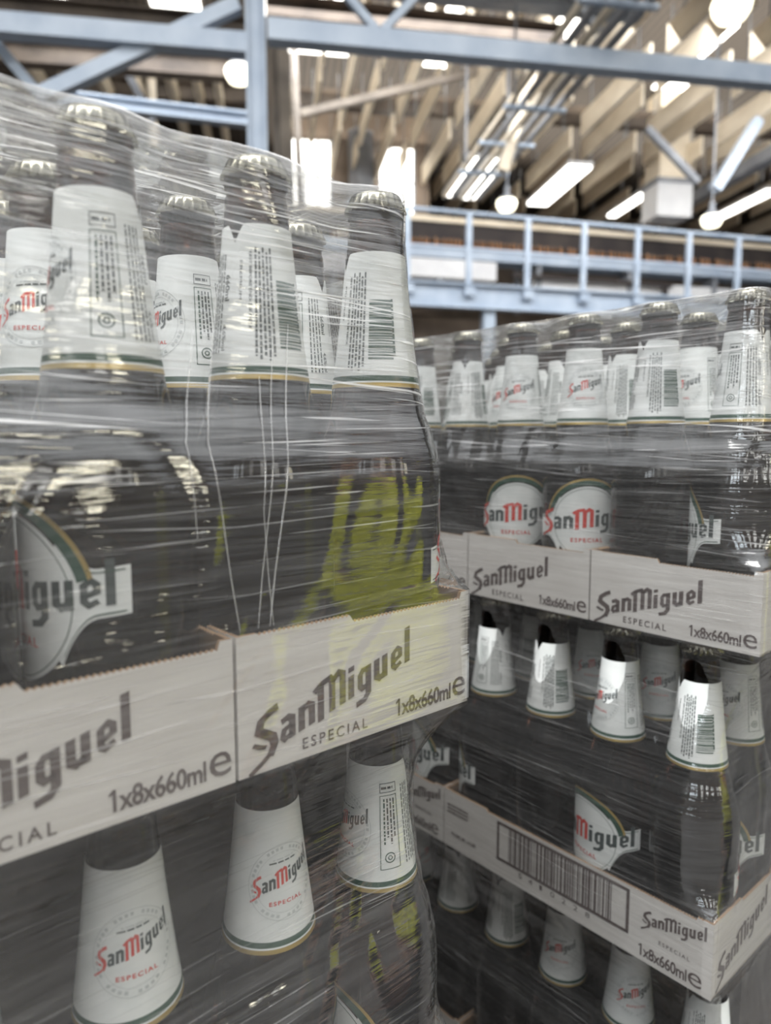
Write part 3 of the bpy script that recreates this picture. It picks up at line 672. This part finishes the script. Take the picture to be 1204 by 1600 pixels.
# ------------------------------------------------------------------ the two stacks
X1, Y1, ZL = .2991, .2722, -.0867 - TH               # left stack: right front corner, bottom of its upper tray
XP, YC, ZR = .5628, .2128, -.101 - TH                # right stack: near left corner
LH = .285
TIER = ['upper', 'second', 'third']
BR = .0018                                           # bottle stands on the tray base
left_face = {(0, 0, 0): 222, (0, 0, 1): 186, (0, 0, 2): 79, (0, 0, 3): 200, (0, 1, 0): 95, (0, 1, 1): 60, (0, 1, 2): 20, (0, 1, 3): -20,
             (1, 0, 0): 62, (1, 0, 1): -24, (1, 0, 2): -10, (1, 0, 3): 150}
ROWN = ['front', 'second', 'third', 'fourth']
GAPX = .0008
for L in range(2):
    z = ZL - L * LH
    for k in range(3):
        xc = X1 - TW / 2 - k * (TW + GAPX)
        place_tray('S', xc, Y1, z, 0, ['white printed cardboard tray at the right corner of the left stack', 'white printed cardboard tray second from corner in left stack', 'white printed cardboard tray cut off by the left picture edge, left stack'][k] + (', upper tier' if L == 0 else ', second tier'), 'trays of the left stack')
    for r in range(4 if L == 0 else 1):
        for i in range(6):
            x = X1 - .0375 - i * .075 - (i // 2) * GAPX; y = Y1 + .0380 + r * .0745
            fc = left_face.get((L, r, i), random.choice((0, 40, 90, 150, 200, 260, 310)))
            lab = 'brown beer bottle, %s from right in %s row, %s tier of left stack' % (ORD[i + 1], ROWN[r], TIER[L])
            place_bottle(x, y, z + BR, fc, lab, 'beer bottles in the left stack')
RS = [(XP, YC), (.5449, .2288), (.5600, .2160)]       # corner of each tier of the right stack
right_face = {(0, 0, 0): 108, (0, 0, 1): 196, (0, 0, 2): -8, (0, 0, 3): 8, (0, 0, 4): 160, (0, 0, 5): 205, (0, 0, 6): 90, (1, 0, 0): 214, (1, 0, 1): 52, (1, 0, 2): 200, (1, 0, 3): 120, (1, 0, 4): 80,
              (2, 0, 0): 210, (2, 0, 1): -20, (2, 0, 2): 10, (2, 0, 3): 190}
for L in range(3):
    z = ZR - L * LH; xc, yc = RS[L]
    if L != 1:
        for k in range(4):
            place_tray('S', xc, yc + TW / 2 + k * (TW + GAPX), z, -pi / 2, 'white printed cardboard tray, %s from the near corner, %s tier of right stack' % (ORD[k + 1], TIER[L]), 'trays of the right stack')
    else:
        for k in range(2):
            for q in range(2):
                place_tray('L', xc + q * (TW + GAPX), yc + k * (TL + GAPX), z, -pi / 2, 'white barcode tray, %s from corner, %s file, second tier of right stack' % (ORD[k + 1], ['outer', 'inner'][q]), 'trays of the right stack')
    for r in range((4, 2, 1)[L]):
        for i in range(8):
            y = yc + .0380 + i * .075 + (i // 2) * GAPX * (1 if L != 1 else .4); x = xc + .0380 + r * .0745
            fc = right_face.get((L, r, i), random.choice((0, 40, 90, 150, 200, 260, 310)))
            lab = 'brown beer bottle, %s from near corner in %s row, %s tier of right stack' % (ORD[i + 1], ['outer', 'second', 'third', 'fourth'][r], TIER[L])
            place_bottle(x, y, z + BR, fc, lab, 'beer bottles in the right stack')

DEEP = .75
# lower tiers and wooden pallets the stacks stand on
def lower_stack(x0, x1, y0, y1, ztop, tiers, lab, plab):
    t_ = thing('carton_stack', lab, 'carton stack', ((x0 + x1) / 2, (y0 + y1) / 2, ztop - tiers * LH + ZC)); w_, d_ = (x1 - x0) / 2, (y1 - y0) / 2
    for q in range(tiers):
        b = MB(); b.box(-w_, w_, -d_, d_, q * LH, q * LH + TH); b.obj('tray_tier', M['board'], t_)
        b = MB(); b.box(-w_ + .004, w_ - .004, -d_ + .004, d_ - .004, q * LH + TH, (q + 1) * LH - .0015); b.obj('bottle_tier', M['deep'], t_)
    zb = ztop - tiers * LH + ZC; p_ = thing('wooden_pallet', plab, 'pallet', ((x0 + x1) / 2, (y0 + y1) / 2, 0))
    for q in range(4):
        b = MB(); yy = -d_ + .06 + q * (2 * d_ - .12) / 3; b.box(-w_ - .02, w_ + .02, yy - .055, yy + .055, zb - .022, zb); b.obj('deck_board', M['wood'], p_)
    for q in (-1, 0, 1):
        b = MB(); b.box(q * (w_ - .05) - .05, q * (w_ - .05) + .05, -d_, d_, 0, zb - .022); b.obj('bearer', M['wood'], p_)
def rear_stack(ztop, lab, blocks):
    """blocks: for each tier from the top, the footprint (x0, x1, y0, y1) and height of the packs further in"""
    x0, x1, y0, y1 = blocks[0][:4]
    t_ = thing('carton_stack', lab, 'carton stack', ((x0 + x1) / 2, (y0 + y1) / 2, ztop - 4 * LH + ZC)); ox, oy = (x0 + x1) / 2, (y0 + y1) / 2
    for q, (a0, a1, b0, b1, top) in enumerate(blocks):
        zb = (4 - q) * LH
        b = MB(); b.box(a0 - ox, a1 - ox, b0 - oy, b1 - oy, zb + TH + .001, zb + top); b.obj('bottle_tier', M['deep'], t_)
        b = MB(); b.box(x0 - ox, x1 - ox, y0 - oy, y1 - oy, zb, zb + TH); b.obj('tray_tier', M['board'], t_)
LX0 = X1 - 3 * TW - .002
rear_stack(ZL, 'rear half of the left stack behind its bottles', [(LX0, X1, Y1 + TL + .004, Y1 + DEEP, .2), (LX0 + .004, X1 - .03, Y1 + .0765, Y1 + DEEP, .2835)] + [(LX0, X1, Y1 + TL + .004, Y1 + DEEP, .2835)] * 3)
rear_stack(ZR, 'far half of the right stack behind its bottles', [(XP + TL + .004, XP + DEEP, YC + .02, YC + 4 * TW, .2), (XP + .137, XP + DEEP, YC + .03, YC + 4 * TW, .2835), (XP + .078, XP + DEEP, YC + .03, YC + 4 * TW, .2835)] + [(XP + TL + .004, XP + DEEP, YC + .02, YC + 4 * TW, .2835)] * 2)
lower_stack(X1 - 3 * TW - .002, X1, Y1, Y1 + TL, ZL - LH, 3, 'lower tiers of trays carrying the left stack', 'wooden pallet under the left stack')
lower_stack(XP, XP + TL, YC, YC + 4 * TW + .003, ZR - 2 * LH, 2, 'lower tiers of trays carrying the right stack', 'wooden pallet under the right stack')

# ------------------------------------------------------------------ stretch film
def interp(tab, x):
    if x <= tab[0][0]: return tab[0][1]
    for (a, u), (b, v) in zip(tab, tab[1:]):
        if x <= b:
            t_ = (x - a) / (b - a); t_ = t_ * t_ * (3 - 2 * t_); return u + (v - u) * t_
    return tab[-1][1]
R_TOP = [(0, .0389), (TH + .0005, .0389), (.078, .0380), (.092, .0371), (.128, .0370), (.142, .0356), (.152, .0326), (.168, .0275), (.180, .0252), (.205, .0218), (.24, .0180), (.262, .0166), (.279, .0166), (.2835, .0160)]
Q_TOP = [(0, .95), (TH + .001, .95), (.073, .55), (.083, .22), (.10, .0), (.3, .0)]
R_LOW = [(0, .0389), (TH + .0005, .0389), (.078, .0380), (.092, .0371), (.128, .0370), (.142, .0358), (.155, .033), (.175, .0278), (.195, .0245), (.215, .0226), (.235, .0222), (.250, .0240), (.264, .0290), (.275, .0345), (.2845, .0389)]
Q_LOW = [(0, .95), (TH + .001, .95), (.073, .55), (.083, .22), (.10, .0), (.235, .0), (.255, .15), (.272, .6), (.284, .95)]
def film(corner_fn, sx_, sy_, ztop_tray, ntiers, nvis, label, signx):
    """corner_fn(tier) -> (x0, y0) of tray rectangle's low corner; sx_, sy_ its size"""
    rows = []; hs = []
    dz = .004
    hbot = ztop_tray - (ntiers - 1) * LH
    z = hbot + .002; top = ztop_tray + .2832
    while z < top - .0001: hs.append(z); z += dz if z > ztop_tray - (nvis - 1) * LH else .012
    hs.append(top)
    # perimeter parameters: (edge centre position fractions, angle)
    per = []
    for side in range(4):
        ln = sx_ if side in (0, 2) else sy_
        n = max(6, int((ln - .076) / .0094))
        for k in range(n): per.append((side, k / n, None))
        for k in range(10): per.append((side, 1.0, k / 10))
    def ring(z, extra=None):
        tier = min(ntiers - 1, max(0, int(math.floor((ztop_tray - z) / LH)) + 1 if z < ztop_tray else 0))
        h = z - (ztop_tray - tier * LH)
        R = interp(R_TOP if tier == 0 else R_LOW, h); q = interp(Q_TOP if tier == 0 else Q_LOW, h)
        x0, y0 = corner_fn(tier)
        if tier > 0 and h > .19:                   # slide smoothly to the tier above
            t_ = min(1, max(0, (h - .19) / .09)); t_ = t_ * t_ * (3 - 2 * t_); xa, ya = corner_fn(tier - 1); x0 += (xa - x0) * t_; y0 += (ya - y0) * t_
        c = .0378; xs, xe, ys, ye = x0 + c, x0 + sx_ - c, y0 + c, y0 + sy_ - c
        neck = 0 if h < .13 else min(1, (h - .13) / .05); pts = []
        dip = (.0022 * neck) if tier == 0 else .0012 * neck * (1 if h < .25 else 0)
        for side, t_, ca in per:
            A0 = [-pi / 2, 0, pi / 2, pi][side]
            a = A0 if ca is None else A0 + ca * pi / 2
            m_ = max(abs(cos(a)), abs(sin(a))); k = (1 / m_) ** q
            P0 = [(xs, ys), (xe, ys), (xe, ye), (xs, ye)][side]; P1 = [(xe, ys), (xe, ye), (xs, ye), (xs, ys)][side]
            px, py = P0[0] + (P1[0] - P0[0]) * t_, P0[1] + (P1[1] - P0[1]) * t_
            ln = abs(P1[0] - P0[0]) + abs(P1[1] - P0[1])
            dd = dip * sin(pi * t_ * ln / .075) ** 2 if ca is None else 0
            rr = R * k - dd
            zz = z - ((.0022 + .002 * sin(t_ * ln * 61)) * sin(pi * t_ * ln / .075) ** 2 * max(0, (h - .25) / .033) if tier == 0 and ca is None else 0)
            pts.append((px + rr * cos(a), py + rr * sin(a), zz + ZC))
        return pts
    for z in hs: rows.append(ring(z))
    # folded over the caps
    last = rows[-1]; cx = sum(p[0] for p in last) / len(last); cy = sum(p[1] for p in last) / len(last)
    for s_, dzz in ((.97, .0012), (.90, 0.00036), (.7, -.003), (.4, -.004), (.1, -.004)):
        rows.append([(cx + (p[0] - cx) * s_, cy + (p[1] - cy) * s_, top + ZC + dzz) for p in last])
    b = MB(); base = b.quadgrid(rows, 0, True); n = len(per)
    me = b.mesh('stretch_film', M['film'], 180)
    uvl = me.uv_layers.new(name='UVMap'); us = [0.0]
    ref = rows[0]
    for k in range(1, n + 1):
        p, q = ref[k - 1], ref[k % n]; us.append(us[-1] + sqrt((p[0] - q[0]) ** 2 + (p[1] - q[1]) ** 2))
    vs = [r[0][2] for r in rows[:len(hs)]] + [top + ZC + .03 * (i + 1) for i in range(5)]
    data = []
    for i in range(len(rows) - 1):
        for k in range(n):
            for (kk, ii) in ((k, i), (k + 1, i), (k + 1, i + 1), (k, i + 1)): data.extend((us[kk] + signx, vs[ii]))
    uvl.data.foreach_set('uv', data)
    o = link('stretch_film', me); return tag(o, label, 'stretch film')
WX = 3 * TW + 2 * GAPX
filmL = film(lambda t_: (X1 - WX, Y1), WX, DEEP, ZL, 5, 3, 'clear streaked stretch film wrapped tightly round the left stack', 0.0)
WY = 4 * TW + 3 * GAPX
filmR = film(lambda t_: RS[t_] if t_ < 3 else RS[2], DEEP, WY, ZR, 5, 3, 'clear streaked stretch film wrapped tightly round the right stack', 5.3)
def creases_left(paths):
    for pth in paths:
        b = MB(); pts = []
        for s_ in range(13):
            u = s_ / 12 * (len(pth) - 1); i = min(int(u), len(pth) - 2); f = u - i
            xx = pth[i][0] + (pth[i + 1][0] - pth[i][0]) * f; h = pth[i][1] + (pth[i + 1][1] - pth[i][1]) * f
            pts.append((X1 - xx, Y1 + .0378 - interp(R_TOP, h) - .0002, ZL + h + ZC))
        b.tube(pts, [.00015] + [pth[0][2]] * 11 + [.00015], 6); b.obj('film_crease', M['crease'], filmL, 60)
creases_left([[(.110, .205, 0.00036), (.120, .14), (.133, .068)], [(.118, .205, 0.00024), (.128, .14), (.139, .068)], [(.128, .18, 0.00024), (.134, .12), (.131, .068)],
              [(.145, .22, 0.00030), (.158, .15), (.152, .10), (.148, .068)], [(.158, .2, 0.00024), (.168, .15), (.166, .11)]])

# ------------------------------------------------------------------ colleague in a hi-vis jacket (seen mirrored in the film)
def skin(name, nodes, edges, mats, parent=None, sub=2):
    me = bpy.data.meshes.new(name); ks = list(nodes); ix = {k: i for i, k in enumerate(ks)}
    me.from_pydata([nodes[k][:3] for k in ks], [(ix[a], ix[b]) for a, b in edges], [])
    o = link(name, me, parent); me.materials.append(mats)
    md = o.modifiers.new('skin', 'SKIN'); md.use_smooth_shade = True
    if not me.skin_vertices: me.skin_vertices.new()
    for i, k in enumerate(ks):
        r = nodes[k][3]; me.skin_vertices[0].data[i].radius = r if isinstance(r, tuple) else (r, r)
        me.skin_vertices[0].data[i].use_root = (i == 0)
    sb = o.modifiers.new('subdivision', 'SUBSURF'); sb.levels = sub; sb.render_levels = sub
    return o
M['skin'] = mat('skin', (.62, .40, .31), .5, **{'Subsurface Weight': .05})
M['lips'] = mat('lips', (.45, .18, .15), .5)
M['hair'] = mat('dark_hair', (.03, .02, .015), .6)
M['hivis'] = noisy(mat('hi_vis_yellow', (.74, .76, .03), .7), (.68, .70, .02), (.80, .81, .05), (6, 6, 6))
M['tape'] = mat('reflective_tape', (.75, .76, .78), .3, .3)
M['trouser'] = mat('dark_trousers', (.03, .035, .05), .8)
M['boot'] = mat('black_boots', (.02, .02, .02), .5)
def person(loc, rz):
    t_ = thing('person', 'person in a yellow hi-vis jacket standing mirrored in the corner film', 'person', loc, rz)
    n = {'pelvis': (0, 0, .95, (.15, .11)), 'waist': (0, 0, 1.08, (.135, .10)), 'chest': (0, 0, 1.28, (.16, .115)), 'neckb': (0, -.005, 1.44, (.075, .07)), 'neck': (0, -.01, 1.50, .052),
         'jaw': (0, -.025, 1.555, (.066, .074)), 'head': (0, -.012, 1.645, (.083, .10)), 'crown': (0, -.005, 1.73, (.066, .078)), 'nose': (0, -.100, 1.612, .011)}
    ed = [('pelvis', 'waist'), ('waist', 'chest'), ('chest', 'neckb'), ('neckb', 'neck'), ('neck', 'jaw'), ('jaw', 'head'), ('head', 'crown'), ('head', 'nose')]
    for s, sg in (('l', 1), ('r', -1)):
        n.update({'sh' + s: (.18 * sg, 0, 1.40, .06), 'el' + s: (.235 * sg, .02, 1.12, .045), 'wr' + s: (.215 * sg, -.12, .90, (.028, .033)), 'pm' + s: (.21 * sg, -.155, .84, (.024, .04)),
                  'hp' + s: (.09 * sg, 0, .88, .088), 'kn' + s: (.10 * sg, -.02, .49, .06), 'an' + s: (.105 * sg, .02, .10, .042), 'to' + s: (.12 * sg, -.14, .04, (.045, .03))})
        ed += [('neckb', 'sh' + s), ('sh' + s, 'el' + s), ('el' + s, 'wr' + s), ('wr' + s, 'pm' + s), ('pelvis', 'hp' + s), ('hp' + s, 'kn' + s), ('kn' + s, 'an' + s), ('an' + s, 'to' + s)]
        for q, (dy, ln) in enumerate(((-.030, .070), (-.010, .080), (.010, .074), (.028, .058))):
            a, b2, c2 = 'fa%d%s' % (q, s), 'fb%d%s' % (q, s), 'fc%d%s' % (q, s)
            y0, z0 = -.165 + dy, .805 + .006 * abs(dy) / .03
            n[a] = (.208 * sg, y0, z0, .0095); n[b2] = (.198 * sg, y0 - .01, z0 - ln * .55, .0088); n[c2] = (.178 * sg, y0 - .014, z0 - ln, .0078)
            ed += [('pm' + s, a), (a, b2), (b2, c2)]
        n['ta' + s] = (.19 * sg, -.20, .85, .011); n['tb' + s] = (.178 * sg, -.225, .815, .0095); ed += [('wr' + s, 'ta' + s), ('ta' + s, 'tb' + s)]
    body = skin('body', n, ed, M['skin'], t_)
    me = body.evaluated_get(bpy.context.evaluated_depsgraph_get()).data
    def face_y(x, z): return min([v.co.y for v in me.vertices if abs(v.co.x - x) < .02 and abs(v.co.z - z) < .02] + [-.05])
    def blob(name, m_, rx, ry, rz_, x, z, y):
        n_ = 14; q = MB(); q.lathe([(sin(pi * (k + .05) / 9.1) * .5 + .0, -cos(pi * (k + .05) / 9.1) * .5) for k in range(10)], n_); o = q.obj(name, m_, t_, 80)
        o.scale = (2 * rx, 2 * ry, 2 * rz_); o.location = (x, y, z); return o
    for sg in (-1, 1):
        ye = face_y(.030 * sg, 1.645)
        blob('eye', M['tape'], .013, .008, .007, .030 * sg, 1.645, ye + .003); blob('pupil', M['hair'], .0055, .004, .0055, .030 * sg, 1.645, ye - .004)
        blob('eyebrow', M['hair'], .017, .005, .003, .031 * sg, 1.664, face_y(.031 * sg, 1.664) + .003); blob('ear', M['skin'], .010, .018, .030, .070 * sg, 1.63, .0)
    blob('mouth', M['lips'], .022, .006, .006, 0, 1.562, face_y(0, 1.562) + .002)
    rows = []; nn = 32
    for q in range(9):                              # short hair: a cap over the crown, lower at the back than on the forehead
        row = []
        for k in range(nn):
            a_ = 2 * pi * k / nn; low = .055 * (1 - sin(a_)) / 2 - .045 * (1 + sin(a_)) / 2
            th = (q + .02) / 8.02; z_ = .108 * cos(th * pi / 2) * (1 - th) + (low if th > .99 else .108 * cos(th * pi / 2) + (low - 0) * th ** 2) * th
            r_ = sqrt(max(.0004, 1 - (max(-.05, z_) / .110) ** 2)); row.append((.069 * r_ * cos(a_), .0 + .088 * r_ * sin(a_), 1.642 + z_ * .9))
        rows.append(row)
    b = MB(); b.quadgrid(rows, 0, True); b.obj('hair', M['hair'], t_, 180)
    j = {'hem': (0, 0, .70, (.225, .175)), 'waist': (0, 0, 1.05, (.195, .15)), 'chest': (0, 0, 1.27, (.21, .155)), 'col': (0, 0, 1.43, (.11, .10)), 'cl2': (0, -.005, 1.48, (.085, .08))}
    je = [('hem', 'waist'), ('waist', 'chest'), ('chest', 'col'), ('col', 'cl2')]
    for s, sg in (('l', 1), ('r', -1)):
        j.update({'s' + s: (.195 * sg, 0, 1.39, .085), 'e' + s: (.245 * sg, .02, 1.12, .07), 'w' + s: (.222 * sg, -.105, .925, .052)}); je += [('col', 's' + s), ('s' + s, 'e' + s), ('e' + s, 'w' + s)]
    skin('jacket', j, je, M['hivis'], t_)
    for zz in (.98, 1.14):
        b = MB(); nn = 40; rows = [[(.212 * cos(2 * pi * k / nn), .166 * sin(2 * pi * k / nn), z2) for k in range(nn)] for z2 in (zz - .025, zz + .025)]
        b.quadgrid(rows, 0, True); b.obj('reflective_band', M['tape'], t_, 60)
    tr = {'p': (0, 0, .93, (.17, .13))}; te = []
    for s, sg in (('l', 1), ('r', -1)):
        tr.update({'h' + s: (.095 * sg, 0, .85, .105), 'k' + s: (.10 * sg, -.02, .49, .08), 'a' + s: (.105 * sg, .02, .12, .066)}); te += [('p', 'h' + s), ('h' + s, 'k' + s), ('k' + s, 'a' + s)]
    skin('trousers', tr, te, M['trouser'], t_)
    for sg in (-1, 1):
        skin('boot', {'a': (.105 * sg, .02, .12, .06), 'h': (.105 * sg, .03, .055, .055), 't': (.12 * sg, -.15, .045, (.052, .045))}, [('a', 'h'), ('h', 't')], M['boot'], t_)
    return t_
person((.92, -.44, 0), radians(-60))
